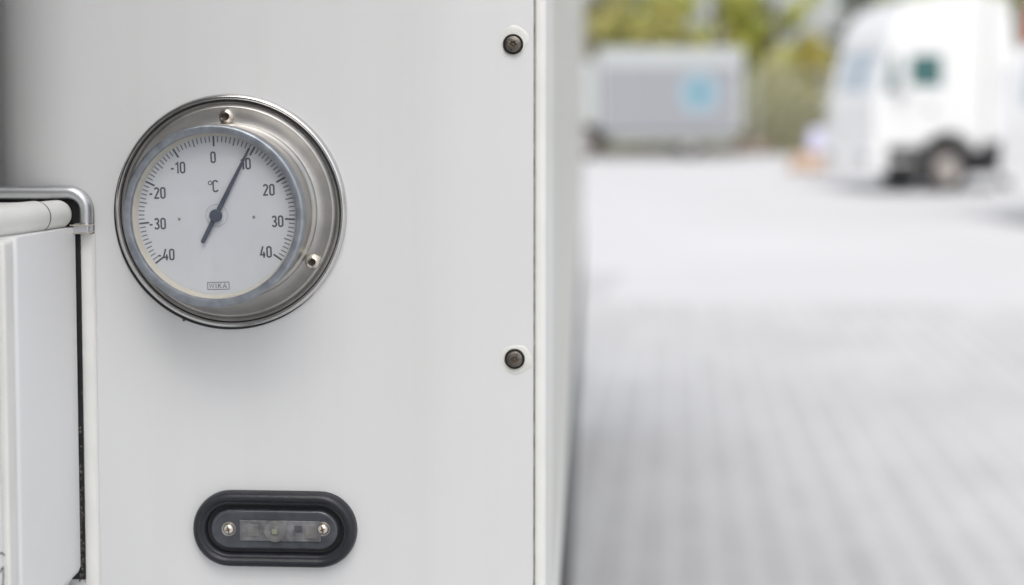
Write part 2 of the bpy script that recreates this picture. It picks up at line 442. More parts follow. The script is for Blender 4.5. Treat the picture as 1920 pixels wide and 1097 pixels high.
def wheel(parent, x, y, z, r, wd, axis='x', out=1):
    """tyre + rim; axis = direction of the axle"""
    pr = [(r * .56, -wd / 2 + .02), (r * .62, -wd / 2), (r * .90, -wd / 2), (r * .97, -wd / 2 + .02), (r, -wd / 2 + .05), (r, wd / 2 - .05),
          (r * .97, wd / 2 - .02), (r * .90, wd / 2), (r * .62, wd / 2), (r * .56, wd / 2 - .02)]
    rm = [(r * .56, wd / 2 - .021), (r * .53, wd / 2 - .01), (r * .48, wd / 2 - .05), (r * .30, wd / 2 - .11), (r * .2, wd / 2 - .10), (r * .18, wd / 2 - .03), (0, wd / 2 - .02)]
    def tf(b_):
        for v in b_.verts:
            cx, cy, cz = v.co.x, -v.co.y, v.co.z
            if axis == 'x': v.co = Vector((x + out * cy, y + cx, z + cz))
            else: v.co = Vector((x + cx, y + out * cy, z + cz))
        return b_
    t_ = link('wheel', tf(lathe(pr, 40)), M['tyre'], parent, smooth=True, autos=50)
    link('rim', tf(lathe(rm, 32)), M['wheelrim'], t_, smooth=True, autos=50)
for yy in (1.9, 6.2):
    wheel(body, xs_ - .25 - O.x, yy, .50, .50, .30, 'x', 1)
    wheel(body, XL + .3 - O.x, yy, .50, .50, .30, 'x', -1)

link('unseen_deck', box(XL + .15 - O.x, xe - .22 - O.x, -UNSEEN_CAB_GAP - D + .02, -.03, 1.0, 1.04), M['chassis'], body)  # unseen dark deck, added to darken what the gauge rim mirrors
# unseen cab, added behind the camera to shade the wall and darken reflections
cabb = link('unseen_cab', box(XL + .05 - O.x, xe - .16 - O.x, -2.4 - D, -UNSEEN_CAB_GAP - D, 1.05, 3.4), mat('unseen_cab_blue_grey', (.10, .12, .15), .35), body, bevel=.08, seg=3)
link('unseen_cab_window', box(-.5, .5, -UNSEEN_CAB_GAP - D + .001, -UNSEEN_CAB_GAP - D + .006, 2.1, 2.6), M['autoglass'], cabb)

# torx screws sealed into the wall
def torx(parent_loc_px, dx, big):
    c = P(*parent_loc_px, D) - O
    hz = -.0010
    o = None
    # irregular smear of sealant
    bm = bmesh.new(); n = 64; rgs = []
    for k_, (fr_, yy_) in enumerate(((1.0, .0013), (.9, .00095), (.78, .0008), (.5, .00075))):
        rgs.append([])
        for i in range(n):
            a = 2 * PI * i / n
            rr = (.0092 + .0007 * math.sin(2 * a + big) + .0004 * math.sin(5 * a + 2 * big)) * fr_
            rgs[-1].append(bm.verts.new((c.x + dx[0] * fr_ + rr * math.cos(a), yy_, c.z + dx[1] * fr_ + rr * math.sin(a))))
    for r1, r2 in zip(rgs, rgs[1:]):
        for i in range(n):
            j = (i + 1) % n; bm.faces.new((r1[i], r1[j], r2[j], r2[i]))
    bm.faces.new(rgs[-1])
    bm2 = lathe([(.0056, -.0010), (.0056, .0004), (.0052, .0007), (.0049, .0001), (.0046, -.0002)], 40, c.x, c.z)
    sc = link('screw', lathe([(.0047, -.0010), (.0047, .0006), (.0043, .0014), (.0031, .0019), (.0021, .0019)], 40, c.x, c.z), M['dark_screw'], body, smooth=True, autos=40)
    link('sealant_ring', bm, M['sealant'], sc, smooth=True)
    link('washer', bm2, M['groove'], sc, smooth=True, autos=40)
    # six-lobed socket
    bm = bmesh.new(); top, bot = [], []
    for i in range(48):
        a = 2 * PI * i / 48; rr = .0017 + .00035 * math.cos(6 * a + .5)
        top.append(bm.verts.new((c.x + rr * math.cos(a), -.0021, c.z + rr * math.sin(a))))
        bot.append(bm.verts.new((c.x + rr * .9 * math.cos(a), -.0008, c.z + rr * .9 * math.sin(a))))
    ring = [bm.verts.new((c.x + .0021 * math.cos(2 * PI * i / 48), -.0020, c.z + .0021 * math.sin(2 * PI * i / 48))) for i in range(48)]
    for i in range(48):
        j = (i + 1) % 48
        bm.faces.new((top[i], top[j], bot[j], bot[i])); bm.faces.new((ring[i], ring[j], top[j], top[i]))
    bm.faces.new(bot)
    link('socket', bm, M['socket'], sc, smooth=True, autos=30)
    link('socket_pin', lathe([(.0006, .0009), (.0006, .0016), (.0, .0017)], 16, c.x, c.z), M['dark_screw'], sc, smooth=True, autos=40)
torx((962, 83), (-.0008, .0012), 0)
torx((965, 673), (-.0002, -.0006), 1.5)

# ------------------------------------------------------------------ thermometer
mm = .001
gc = P(433, 396, D)
g = empty('thermometer', gc)
tag(g, 'round steel dial thermometer bolted to the white truck wall, pointer just below ten degrees', 'thermometer')
S = lambda pr: [(r * mm, h * mm) for r, h in pr]
link('wall_ring', lathe(S([(65.2, .2), (65.0, 1.6), (64.2, 2.8), (63.0, 3.3), (62.3, 2.9), (62.0, 1.2)]), 160), M['rim'], g, smooth=True, autos=60)
bm = lathe(S([(65.0, .1), (64.9, 1.3), (64.2, 1.9), (62.0, 1.9)]), 128, -.0009, -.0012)  # off-centre black ring standing in for a dark reflection at lower left
link('dark_reflection_ring', bm, M['gasket'], g, smooth=True, autos=60)
q = P(345, 600, D) - gc
link('rust_chip', lathe(S([(.9, .2), (.6, .8), (0, 1.0)]), 7, q.x, q.z), M['grime'], g, smooth=True)
link('groove', lathe(S([(62.1, 1.3), (61.9, .9), (60.0, .9), (59.9, 1.4)]), 160), M['groove'], g, smooth=True, autos=50)
link('flange', lathe(S([(61.5, .95), (61.3, 1.5), (60.9, 1.6), (60.6, 1.3), (60.2, 1.2), (59.5, 2.4), (58.6, 4.0), (58.0, 4.6), (57.3, 4.6), (56.7, 4.25),
      (49.6, 4.2), (48.95, 4.6), (48.8, 5.0)]), 160), M['steel'], g, smooth=True, autos=50)
link('case', lathe(S([(49.4, 4.3), (49.2, 5.4), (48.4, 6.3), (47.3, 7.0), (46.9, 8.0), (46.9, 26), (47.2, 26.6), (47.2, 29)]), 160), M['case'], g, smooth=True, autos=50)
link('bezel', lathe(S([(47.0, 28.6), (48.0, 28.8), (48.4, 29.4), (48.5, 37.9), (48.3, 38.6), (47.9, 38.9), (47.4, 39.0), (45.0, 38.9), (44.5, 38.8), (44.3, 38.4), (44.2, 35.9)]), 160), M['bezel'], g, smooth=True, autos=50)
link('inner_ring', lathe(S([(44.15, 36.2), (44.1, 35.6), (43.9, 35.3), (42.7, 30.5)]), 128), M['dialwall'], g, smooth=True, autos=50)
HD = 30.4
dc = Vector((405, 409))
pc = P(405, 409, D - HD * mm) - gc            # dial centre in gauge space (should be ~0)
DR = R(1.8)
dial = link('dial', lathe(S([(42.9, HD), (20, HD), (0, HD)]), 128), M['dial'], g, smooth=True)
def rot(bm_):
    for v in bm_.verts:
        x, z = v.co.x, v.co.z
        v.co.x = x * math.cos(DR) - z * math.sin(DR); v.co.z = x * math.sin(DR) + z * math.cos(DR)
    return bm_
STEP = 3.15
bmM, bmm = bmesh.new(), bmesh.new()
for k in range(-40, 41):
    a = R(k * STEP); u = Vector((math.sin(a), math.cos(a)))
    if k % 10 == 0: r0, wd, b_ = 37.0, 1.0, bmM
    elif k % 5 == 0: r0, wd, b_ = 38.3, .68, bmm
    else: r0, wd, b_ = 39.2, .62, bmm
    ribbon(b_, [tuple(u * r0 * mm), tuple(u * 42.4 * mm)], wd * mm, (HD + .06) * mm)
link('major_ticks', rot(bmM), M['ink'], dial)
link('minor_ticks', rot(bmm), M['ink_soft'], dial)
def dpos(px, py):
    """photo pixel -> unrotated dial coordinates"""
    q = P(px, py, D - HD * mm) - gc
    return (q.x * math.cos(DR) + q.z * math.sin(DR), -q.x * math.sin(DR) + q.z * math.cos(DR))
bm = bmesh.new()
for s_, px, py in (('0', 399.5, 295), ('10', 461, 307), ('20', 504, 356), ('30', 520.5, 415), ('40', 498.5, 472.5),
                   ('-10', 333.5, 314.5), ('-20', 295, 362), ('-30', 295.5, 419.5), ('-40', 311.5, 477.5)):
    x, z = dpos(px, py)
    text(bm, s_, x, z, 6.2 * mm, .92 * mm, (HD + .06) * mm)
link('numerals', rot(bm), M['ink'], dial)
bm = bmesh.new(); x, z = dpos(404, 349)
text(bm, 'C', x, z, 6.6 * mm, .85 * mm, (HD + .06) * mm, xs=1.1)
x, z = dpos(394, 343)
ribbon(bm, [(x + .95 * mm * math.cos(2 * PI * i / 20), z + 1.0 * mm * math.sin(2 * PI * i / 20)) for i in range(20)], .5 * mm, (HD + .06) * mm, True)
link('unit_symbol', rot(bm), M['ink'], dial)
bm = bmesh.new(); x, z = dpos(409.5, 536)
text(bm, 'WIKA', x, z, 2.5 * mm, .42 * mm, (HD + .06) * mm, xs=1.35, gap=.22)
hw, hh = 5.8 * mm, 1.9 * mm
ribbon(bm, [(x - hw, z - hh), (x + hw, z - hh), (x + hw, z + hh), (x - hw, z + hh)], .42 * mm, (HD + .06) * mm, True)
link('maker_mark', rot(bm), M['ink_soft'], dial)
for px, py in ((336, 411), (476, 407)):
    x, z = dpos(px, py)
    link('dial_rivet', rot(lathe([(.85 * mm, 0), (.7 * mm, .25 * mm), (0, .3 * mm)], 20, x, z, base=HD * mm)), M['mark'], dial, smooth=True)
# fine ring around the spindle
bm = bmesh.new()
ribbon(bm, [(5.9 * mm * math.cos(2 * PI * i / 60), 5.9 * mm * math.sin(2 * PI * i / 60)) for i in range(60)], .16 * mm, (HD + .06) * mm, True)
link('spindle_ring', bm, M['ink_soft'], dial)
# pointer
PA = R(27.0); u = Vector((math.sin(PA), math.cos(PA))); v_ = Vector((u.y, -u.x))
def pp(a, b_): q = u * a + v_ * b_ * .86; return (q.x * mm, q.y * mm)
outl = [pp(-16.5, -1.0), pp(-15.9, -1.35), pp(0, -1.5), pp(14, -1.35), pp(40.2, -.62), pp(41.0, 0), pp(40.2, .62), pp(14, 1.35), pp(0, 1.5), pp(-15.9, 1.35), pp(-16.5, 1.0)]
bm = bmesh.new()
a_ = [bm.verts.new((x, -(HD + 1.9) * mm, z)) for x, z in outl]; b_ = [bm.verts.new((x, -(HD + 1.5) * mm, z)) for x, z in outl]
bm.faces.new(a_); bm.faces.new(b_)
for i in range(len(outl)):
    j = (i + 1) % len(outl); bm.faces.new((a_[i], a_[j], b_[j], b_[i]))
ptr = link('pointer', bm, M['pointer'], g)
link('hub', lathe(S([(3.4, HD + 1.4), (3.4, HD + 2.4), (2.9, HD + 2.9), (1.2, HD + 3.0), (0, HD + 3.0)]), 40), M['pointer'], ptr, smooth=True, autos=40)
link('glass', lathe(S([(44.05, 35.9), (20, 35.9), (0, 35.9)]), 64), M['glass'], g, smooth=True)
# fixing screws on the flange: pan head with hexagon socket
def panscrew(px, py, parent, r=4.2, base=4.2, m='screw', hexr=1.4):
    c = P(px, py, D - (base + 2) * mm) - Vector(parent.matrix_basis.translation)
    o = link('screw', lathe(S([(r, base), (r, base + .9), (r * .93, base + 1.7), (r * .74, base + 2.5), (r * .5, base + 2.85)]), 40, c.x, c.z), M[m], parent, smooth=True, autos=60)
    bm = bmesh.new(); ring, hexo, hexi = [], [], []
    for i in range(36):
        a = 2 * PI * i / 36; k = (i % 6) / 6 * PI / 3 - PI / 6
        rh = hexr * math.cos(PI / 6) / math.cos(k)
        ring.append(bm.verts.new((c.x + r * .5 * mm * math.cos(a), -(base + 2.85) * mm, c.z + r * .5 * mm * math.sin(a))))
        hexo.append(bm.verts.new((c.x + min(rh, r * .49) * mm * math.cos(a), -(base + 2.85) * mm, c.z + min(rh, r * .49) * mm * math.sin(a))))
        hexi.append(bm.verts.new((c.x + rh * .9 * mm * math.cos(a), -(base + 1.0) * mm, c.z + rh * .9 * mm * math.sin(a))))
    for i in range(36):
        j = (i + 1) % 36
        bm.faces.new((hexo[i], hexo[j], hexi[j], hexi[i]))
    bm.faces.new(hexi)
    link('socket', bm, M['socket'], o, smooth=True, autos=30)
    return c
panscrew(424, 218, g); panscrew(585.5, 491, g)
# third screw is hidden behind the case at lower left
qa = gc + Vector((-.054 * math.cos(R(35)), 0, -.054 * math.sin(R(35))))
o = link('screw', lathe(S([(3.7, 4.2), (3.7, 5.1), (3.4, 5.9), (2.7, 6.7), (0, 7.0)]), 32, qa.x - gc.x, qa.z - gc.z), M['screw'], g, smooth=True, autos=60)

# ------------------------------------------------------------------ marker lamp
lc = P(517, 990, D)
lamp = empty('marker_lamp', lc)
tag(lamp, 'oval black rubber framed marker lamp set in the white wall below the thermometer', 'lamp')
HW = 25.0 * mm
link('rubber_frame', stadloft(HW, S([(21.4, .1), (21.3, 2.6), (20.6, 5.0), (19.2, 6.4), (17.6, 6.6), (16.6, 6.1), (16.2, 5.4), (15.9, 5.2), (15.3, 5.4), (14.2, 4.6), (13.6, 2.0), (13.3, .6)]), cap=False), M['rubber'], lamp, smooth=True, autos=60)
link('recess', stadloft(HW, S([(13.5, .9), (12, .5)])), M['rubber_in'], lamp)
link('lens', stadloft(HW, S([(11.1, .6), (11.0, 3.2), (10.5, 4.0), (9.4, 4.3), (9.0, 4.2)])), M['lens'], lamp, smooth=True, autos=60)
lw = link('lens_window', (lambda b_: (abox(b_, -.0195, .0265, -.0050, -.0040, -.0062, .0056), b_)[1])(bmesh.new()), M['lenswin'], lamp, bevel=.0008)
link('reflector', lathe(S([(6.1, 4.9), (6.0, 5.4), (5.2, 5.5), (3.6, 5.15), (3.0, 5.1)]), 40, .0005, -.0004), M['reflector'], lw, smooth=True, autos=50)
link('reflector_bowl', lathe(S([(3.0, 5.1), (1.5, 5.1), (0, 5.1)]), 32, .0005, -.0004), M['lenswin'], lw)
link('light_chip', box(-.0010, .0018, -.00585, -.0052, -.0018, .0010), M['led'], lw, bevel=.0003)
link('circuit_block', box(-.0150, -.0085, -.0054, -.0049, -.0032, .0034), M['reflector'], lw, bevel=.0004)
link('circuit_block', box(.0118, .0160, -.0054, -.0049, -.0006, .0032), M['lens'], lw, bevel=.0004)
link('circuit_block', box(.0178, .0240, -.0054, -.0049, -.0042, .0036), M['reflector'], lw, bevel=.0004)
def crossscrew(px, py):
    c = P(px, py, D - .0055) - lc
    o = link('screw', lathe(S([(3.1, 4.2), (3.05, 5.0), (2.6, 5.8), (1.6, 6.35), (.6, 6.5), (0, 6.5)]), 36, c.x, c.z), M['screw'], lamp, smooth=True, autos=60)
    link('screw_cup', lathe(S([(4.1, 4.2), (4.0, 4.6), (3.6, 4.55), (3.2, 4.2)]), 36, c.x, c.z), M['steel'], o, smooth=True, autos=50)
    bm = bmesh.new()
    for a in (R(20), R(110)):
        q = Vector((math.cos(a), math.sin(a))) * 1.5 * mm
        ribbon(bm, [(c.x - q.x, c.z - q.y), (c.x + q.x, c.z + q.y)], .7 * mm, 6.62 * mm)
    link('cross_slot', bm, M['socket'], o)
crossscrew(428, 993); crossscrew(605, 993)

# ------------------------------------------------------------------ edge trim at the left of the wall
tr = empty('edge_trim', P(164, 430, D))
tag(tr, 'bent silver tube and white vertical strip edging the wall beside the white cabinet', 'trim')
To = tr.location
def W(px, py, h): return P(px, py, D - h * mm)
h0 = 3.9
pts = [W(-260, 361, h0), W(0, 361, h0), W(70, 361, h0), W(128, 361, h0)]
for i in range(1, 10):
    a = PI / 2 * i / 9
    pts.append(W(128 + 34 * math.sin(a), 361 + 34 * (1 - math.cos(a)), h0))
pts += [W(162, 405, h0), W(162, 418, h0)]
link('bent_tube', tube(bmesh.new(), [p - To for p in pts], 3.75 * mm, 24), M['alu'], tr, smooth=True, autos=50)
# sealant bead and grime behind the tube
pts2 = [W(-260, 350, .3), W(128, 350, .3)]
for i in range(1, 10):
    a = PI / 2 * i / 9
    pts2.append(W(128 + 47 * math.sin(a), 350 + 47 * (1 - math.cos(a)), .3))
pts2 += [W(175.5, 440, .3)]
link('sealant_bead', tube(bmesh.new(), [p - To for p in pts2], .5 * mm, 8), M['grime'], tr, smooth=True)
def wbox(px0, px1, py0, py1, h0_, h1_, org):
    a = P(px0, py1, D) - org; c = P(px1, py0, D) - org
    return box(a.x, c.x, -h1_ * mm + (D - org.y) , -h0_ * mm + (D - org.y), a.z, c.z)
cl = link('clamp', wbox(146, 176.5, 417, 437, .3, 8.6, To), M['alu'], tr, bevel=.0012)
link('clamp_lip', wbox(141, 177.5, 418.5, 421.5, .2, 9.2, To), M['screw'], cl, bevel=.0003)
link('clamp_lip', wbox(141, 177.5, 433, 435.5, .2, 9.2, To), M['screw'], cl, bevel=.0003)
# strip
a = P(153.5, 437, D) - To; c = P(178.5, 437, D) - To; zb = ZB
bm = bmesh.new()
sp = [(a.x, 0), (a.x, .0020), (a.x + .0008, .0027), (a.x + .0035, .0029), (c.x - .0018, .0027), (c.x - .0006, .0018), (c.x, .0002)]
rows = [[bm.verts.new((x, -h, z)) for x, h in sp] for z in (zb - To.z, a.z - .0002)]
for i in range(len(sp) - 1): bm.faces.new((rows[0][i], rows[0][i + 1], rows[1][i + 1], rows[1][i]))
bm.faces.new(rows[1])
link('strip', bm, M['offwhite'], tr, smooth=True, autos=40)
# grime line along strip and black gasket
link('gasket', wbox(118, 153, 374, 1084, .2, 2.2, To), M['gasket'], tr, bevel=.0006)
link('top_gasket', wbox(-300, 117.5, 372, 381, .2, 2.4, To), M['gasket'], tr)
bm = bmesh.new()
random.seed(5)
for i in range(110):
    py = 1086 - abs(random.gauss(0, 130)); px = 153 + abs(random.gauss(0, 3.2)) * (.5 + (py - 700) / 700 if py > 700 else .5)
    q = P(px, py, D) - To; rr = random.uniform(.15, .75) * mm
    ring = [bm.verts.new((q.x + rr * random.uniform(.5, 1.1) * math.cos(k * PI / 4), -.00301, q.z + rr * 1.6 * random.uniform(.5, 1.1) * math.sin(k * PI / 4))) for k in range(8)]
    bm.faces.new(ring)
link('dirt_flakes', bm, M['grime'], tr)

# ------------------------------------------------------------------ white cabinet (cooling unit) at far left
cu = empty('cooling_unit', P(60, 1300, D))
tag(cu, 'white cabinet with a rolled top edge at the left edge, beside the dark gasket gap', 'cabinet')
Co = cu.location
Yn = .42                         # near end, out of the frame
Xr = P(147, 700, D - .004).x    # side plane facing the camera's right
ztop = P(115, 402, D - .006).z
zbot = 1.10
def rrect(x0, x1, y0, y1, r, n=8):
    o_ = []
    for cx, cy, a0 in ((x1 - r, y1 - r, 0), (x0 + r, y1 - r, 90), (x0 + r, y0 + r, 180), (x1 - r, y0 + r, 270)):
        for i in range(n + 1):
            a = R(a0 + 90 * i / n); o_.append((cx + r * math.cos(a), cy + r * math.sin(a)))
    return o_
def depth_at(px):               # depth on the side plane seen at photo column px
    lo, hi = .3, .8
    for _ in range(40):
        m_ = (lo + hi) / 2
        if P(px, 700, m_).x < Xr: hi = m_
        else: lo = m_
    return (lo + hi) / 2
Y30, Y12 = depth_at(31), depth_at(11)
zdoor = 0
poly = rrect(Xr - .9, Xr, Y30 + .0008, D - .0026, .0035)
bm = bmesh.new()
zc = P(148, 1066, D).z
pA = P(111, 402, D - .006); pB = P(-150, 433, .635); dd = (pB - pA)
def ztop_at(y): return pA.z + dd.z * (y - pA.y) / dd.y - .0072
levels = [(zbot, -.007), (zc - .007, -.007), (zc - .0035, -.0045), (zc, -.0012), (zc + .003, 0), (ztop, 0)]
rows = []
for z, dx in levels:
    rows.append([bm.verts.new((x - Co.x + (dx if x > Xr - .4 else 0), y - Co.y, (ztop_at(y) if z == ztop else z) - Co.z)) for x, y in poly])
for a_, b_ in zip(rows, rows[1:]):
    n = len(a_)
    for i in range(n): bm.faces.new((a_[i], a_[(i + 1) % n], b_[(i + 1) % n], b_[i]))
bm.faces.new(rows[0]); bm.faces.new(rows[-1])
link('cabinet_shell', bm, M['white'], cu, smooth=True, autos=35)
def fbox(x0, x1, z0, z1, y0, y1): return box(x0 - Co.x, x1 - Co.x, y0 - Co.y, y1 - Co.y, z0 - Co.z, z1 - Co.z)
# side door leaf: double edge profile, then the leaf with its recess shade as a grey plate
dr = link('side_door', fbox(Xr - .03, Xr - .0026, zbot + .01, ztop_at(Y12) - .001, Yn, Y12 - .0006), M['white'], cu, bevel=.0012)
Ym = Y12 + (Y30 - Y12) * .70
link('door_edge_profile', fbox(Xr - .012, Xr + .0003, zbot + .012, ztop_at(Y12) - .0012, Y12, Ym - .0002), M['offwhite'], dr, bevel=.0015, seg=3)
link('door_edge_bead', fbox(Xr - .012, Xr - .0004, zbot + .012, ztop_at(Y12) - .0012, Ym + .0002, Y30 - .0002), M['offwhite'], dr, bevel=.0010, seg=3)
zr = P(4, 765, Y12).z
link('recess_shade', (lambda b_: b_)(fbox(Xr - .0027, Xr - .00235, zr, ztop_at(Y12) - .012, Yn + .03, Y12 - .0032)), mat('recess_shade_grey', (.40, .40, .40), .5), dr)
# emblem on the door, only its corner is in view
yb, zb_ = Y12 - .008, P(0, 1085, Y12 - .004).z
def ybar(bm_, pts, wd):          # stroke drawn on the side plane (y,z)
    ribbon(bm_, pts, wd, 0)
    for v in bm_.verts: pass
    return bm_
def onside(bm_, off):
    for v in bm_.verts:
        y_, z_ = v.co.x, v.co.z
        v.co = Vector((Xr + off - Co.x, y_ - Co.y, z_ - Co.z))
    return bm_
bm = bmesh.new()
ribbon(bm, [(yb + .0135 * math.cos(2 * PI * i / 64), zb_ - .003 + .0165 * math.sin(2 * PI * i / 64)) for i in range(64)], .0007, 0, True)
link('badge_ring', onside(bm, -.0023), M['groove'], dr)
bm = bmesh.new()
ribbon(bm, [(yb - .004, zb_ - .004), (yb + .0055, zb_ - .004), (yb + .0062, zb_ + .005), (yb - .003, zb_ + .003)], .0009, 0, True)
link('badge_symbol', onside(bm, -.0023), M['groove'], dr)
# rolled top edge running from the wall towards the camera, in two lengths with a joint
def along(t_): return pA + dd * t_ - Co
tj = .20
link('edge_roll', tube(bmesh.new(), [along(t_) for t_ in (-.012, -.010, -.004, .004, .014, .03, tj + .03)], [.0030, .0050, .0066, .0076, .0080, .0081, .0082], 40), M['offwhite'], cu, smooth=True, autos=60)
rl = link('roll_sleeve', tube(bmesh.new(), [along(t_) for t_ in (tj - .004, tj, tj + .01, 1.6)], [.0080, .0086, .0088, .0090], 40), M['offwhite'], cu, smooth=True, autos=60)
link('roll_joint', tube(bmesh.new(), [along(tj - .0055), along(tj + .0035)], .00868, 40), M['grime'], rl, smooth=True, autos=60)
link('top_cover', fbox(Xr - .9, pA.x - .001, ztop + .002, ztop + .0065, .60, D - .004), M['offwhite'], cu, bevel=.002)
# unseen block added out of frame to shade the top left of the wall
xh = P(-45, 150, D).x
link('unseen_shade_block', fbox(xh - .9, xh, P(0, 335, D).z, 2.6, D - .30, D - .001), M['darkgrey'], cu, bevel=.01)

# ------------------------------------------------------------------ trucks in the yard
def cab(root, H=3.9, white='cabwhite', low=False, length=2.3):
    """cab-over cab: x=0 front, x negative to the rear, +y left side"""
    wx = -1.50
    top = [(.0, 1.95), (-.10, 2.4), (-.24, 2.84)]
    if low: top += [(-.45, H - .15), (-.75, H - .02), (-length, H)]
    else: top += [(-.22, 2.95), (-.32, 3.3), (-.62, 3.66), (-1.1, H - .12), (-1.6, H - .03), (-length, H)]
    arch = [(wx + .64 * math.cos(R(a)), .55 + .64 * math.sin(R(a))) for a in range(180, -1, -20)]
    poly = [(.0, .52), (.06, .95), (.04, 1.5)] + top + [(-length, .98)] + [p for p in arch if p[1] > .56] + [(-.84, .52), (-.78, .40), (-.06, .40)]
    body_ = link('cab_shell', prism(bmesh.new(), poly, -1.22, 1.22), M[white], root, bevel=.10, seg=3)
    # windscreen follows the sloped front
    bm = bmesh.new(); n_ = Vector((.95, 0, .31)) * .012
    rows_ = []
    for (x, z, yw) in ((-.012, 2.0, 1.12), (-.10, 2.4, 1.12), (-.225, 2.80, 1.08)):
        rows_.append([bm.verts.new((x + n_.x - (.03 if abs(y) > 1 else 0), y, z + n_.z)) for y in (-yw, -yw * .5, 0, yw * .5, yw)])
    for a_, b_ in zip(rows_, rows_[1:]):
        for i in range(4): bm.faces.new((a_[i], a_[i + 1], b_[i + 1], b_[i]))
    link('windscreen', bm, M['screenglass'], root, smooth=True)
    link('grille', box(.055, .075, -.75, .75, 1.0, 1.7), mat('grille_white', (.72, .72, .72), .4), root, bevel=.01)
    link('bumper', box(-.05, .13, -1.21, 1.21, .38, .85), M[white], root, bevel=.05)
    for sy in (-1, 1):
        y0 = 1.222 * sy; y1 = 1.236 * sy
        link('headlight', box(.09, .145, sy * .75 if sy > 0 else -1.12, 1.12 if sy > 0 else -.75, .6, .8), M['reflector'], root, bevel=.03)
        dpoly = [(-.14, 1.0), (-.08, 1.9), (-.235, 2.79), (-1.39, 2.79), (-1.39, 1.26), (-.86, 1.0)]
        d_ = link('door', prism(bmesh.new(), dpoly, min(y0, y1), max(y0, y1)), M[white], root, bevel=.006)
        wpoly = [(-.12, 2.00), (-.27, 2.70), (-1.32, 2.72), (-1.32, 2.08), (-.62, 2.12), (-.50, 1.98)]
        link('side_window', prism(bmesh.new(), wpoly, min(1.237 * sy, 1.243 * sy), max(1.237 * sy, 1.243 * sy)), M['autoglass'], d_)
        link('handle', box(-1.18, -1.0, min(1.237 * sy, 1.27 * sy), max(1.237 * sy, 1.27 * sy), 1.62, 1.67), M['chassis'], d_, bevel=.008)
        link('mirror', box(-.52, -.30, min(1.36 * sy, 1.58 * sy), max(1.36 * sy, 1.58 * sy), 1.98, 2.72), M[white], root, bevel=.06)
        for z in (2.02, 2.66): link('mirror_arm', box(-.46, -.40, min(1.18 * sy, 1.40 * sy), max(1.18 * sy, 1.40 * sy), z, z + .04), M['chassis'], root)
        for z in (.34, .66): link('step', box(-.90, -.20, min(1.0 * sy, 1.24 * sy), max(1.0 * sy, 1.24 * sy), z, z + .27), M['chassis'], root, bevel=.02)
        wheel(root, wx, .98 * sy, .51, .51, .34, 'y', sy)
    link('undercarriage', box(-length - .2, -.3, -.9, .9, .35, .95), M['chassis'], root)

def tractor(loc, rz, label, rooftop=None):
    r_ = empty('truck_tractor', loc, rz); tag(r_, label, 'truck')
    cab(r_, 3.95)
    for sy in (-1, 1):
        link('side_fairing', prism(bmesh.new(), [(-2.32, 1.02), (-2.32, 3.86), (-2.72, 3.84), (-2.95, 2.6), (-2.95, 1.02)], min(1.14 * sy, 1.20 * sy), max(1.14 * sy, 1.20 * sy)), M['cabwhite'], r_, bevel=.01)
        link('fuel_tank', box(-3.6, -2.25, min(.7 * sy, 1.15 * sy), max(.7 * sy, 1.15 * sy), .38, 1.0), M['chassis'], r_, bevel=.1)
        wheel(r_, -5.0, .98 * sy, .51, .51, .34, 'y', sy)
    link('chassis_rail', box(-6.0, -2.3, -.45, .45, .75, 1.0), M['chassis'], r_)
    link('coupling_plate', box(-5.4, -4.5, -.5, .5, 1.0, 1.12), M['chassis'], r_, bevel=.03)
    return r_

# tractor facing left
yaw_t = math.atan2(-.22, -.975)
c0 = P(1643, 356, 28.0); fwd = Vector((math.cos(yaw_t), math.sin(yaw_t), 0)); lft = Vector((-fwd.y, fwd.x, 0))
base = Vector((c0.x, 28.0, 0)) - lft * 1.22
tractor(base, yaw_t, 'white high-roofed truck tractor parked facing left across the bright yard')

# second vehicle, cut by the right edge of the frame
yaw2 = math.atan2(-.42, -.907)
q = P(1893, 400, 19.5)
t2 = empty('lorry', (q.x + .80, 20.3, 0), yaw2)
tag(t2, 'white lorry with red roof board and blue markings, cut off by the right edge', 'truck')
cab(t2, 3.25, low=True); t2.scale = (.86, .86, .86)
link('roof_board', prism(bmesh.new(), [(-.36, 3.10), (-.44, 3.66), (-.56, 3.66), (-.56, 3.16)], -1.1, 1.1), M['red'], t2, bevel=.02)
link('cargo_box', box(-7.5, -2.45, -1.24, 1.24, 1.05, 3.7), M['boxframe'], t2, bevel=.02)
bm = bmesh.new()
for z in (1.15, 1.45, 1.75): abox(bm, -1.1, -.35, 1.2365, 1.2415, z, z + .12)
link('blue_marking', bm, M['bluemark'], t2)
for sy in (-1, 1): wheel(t2, -6.0, .98 * sy, .51, .51, .34, 'y', sy)
link('chassis_rail', box(-7.4, -2.3, -.45, .45, .75, 1.04), M['chassis'], t2)

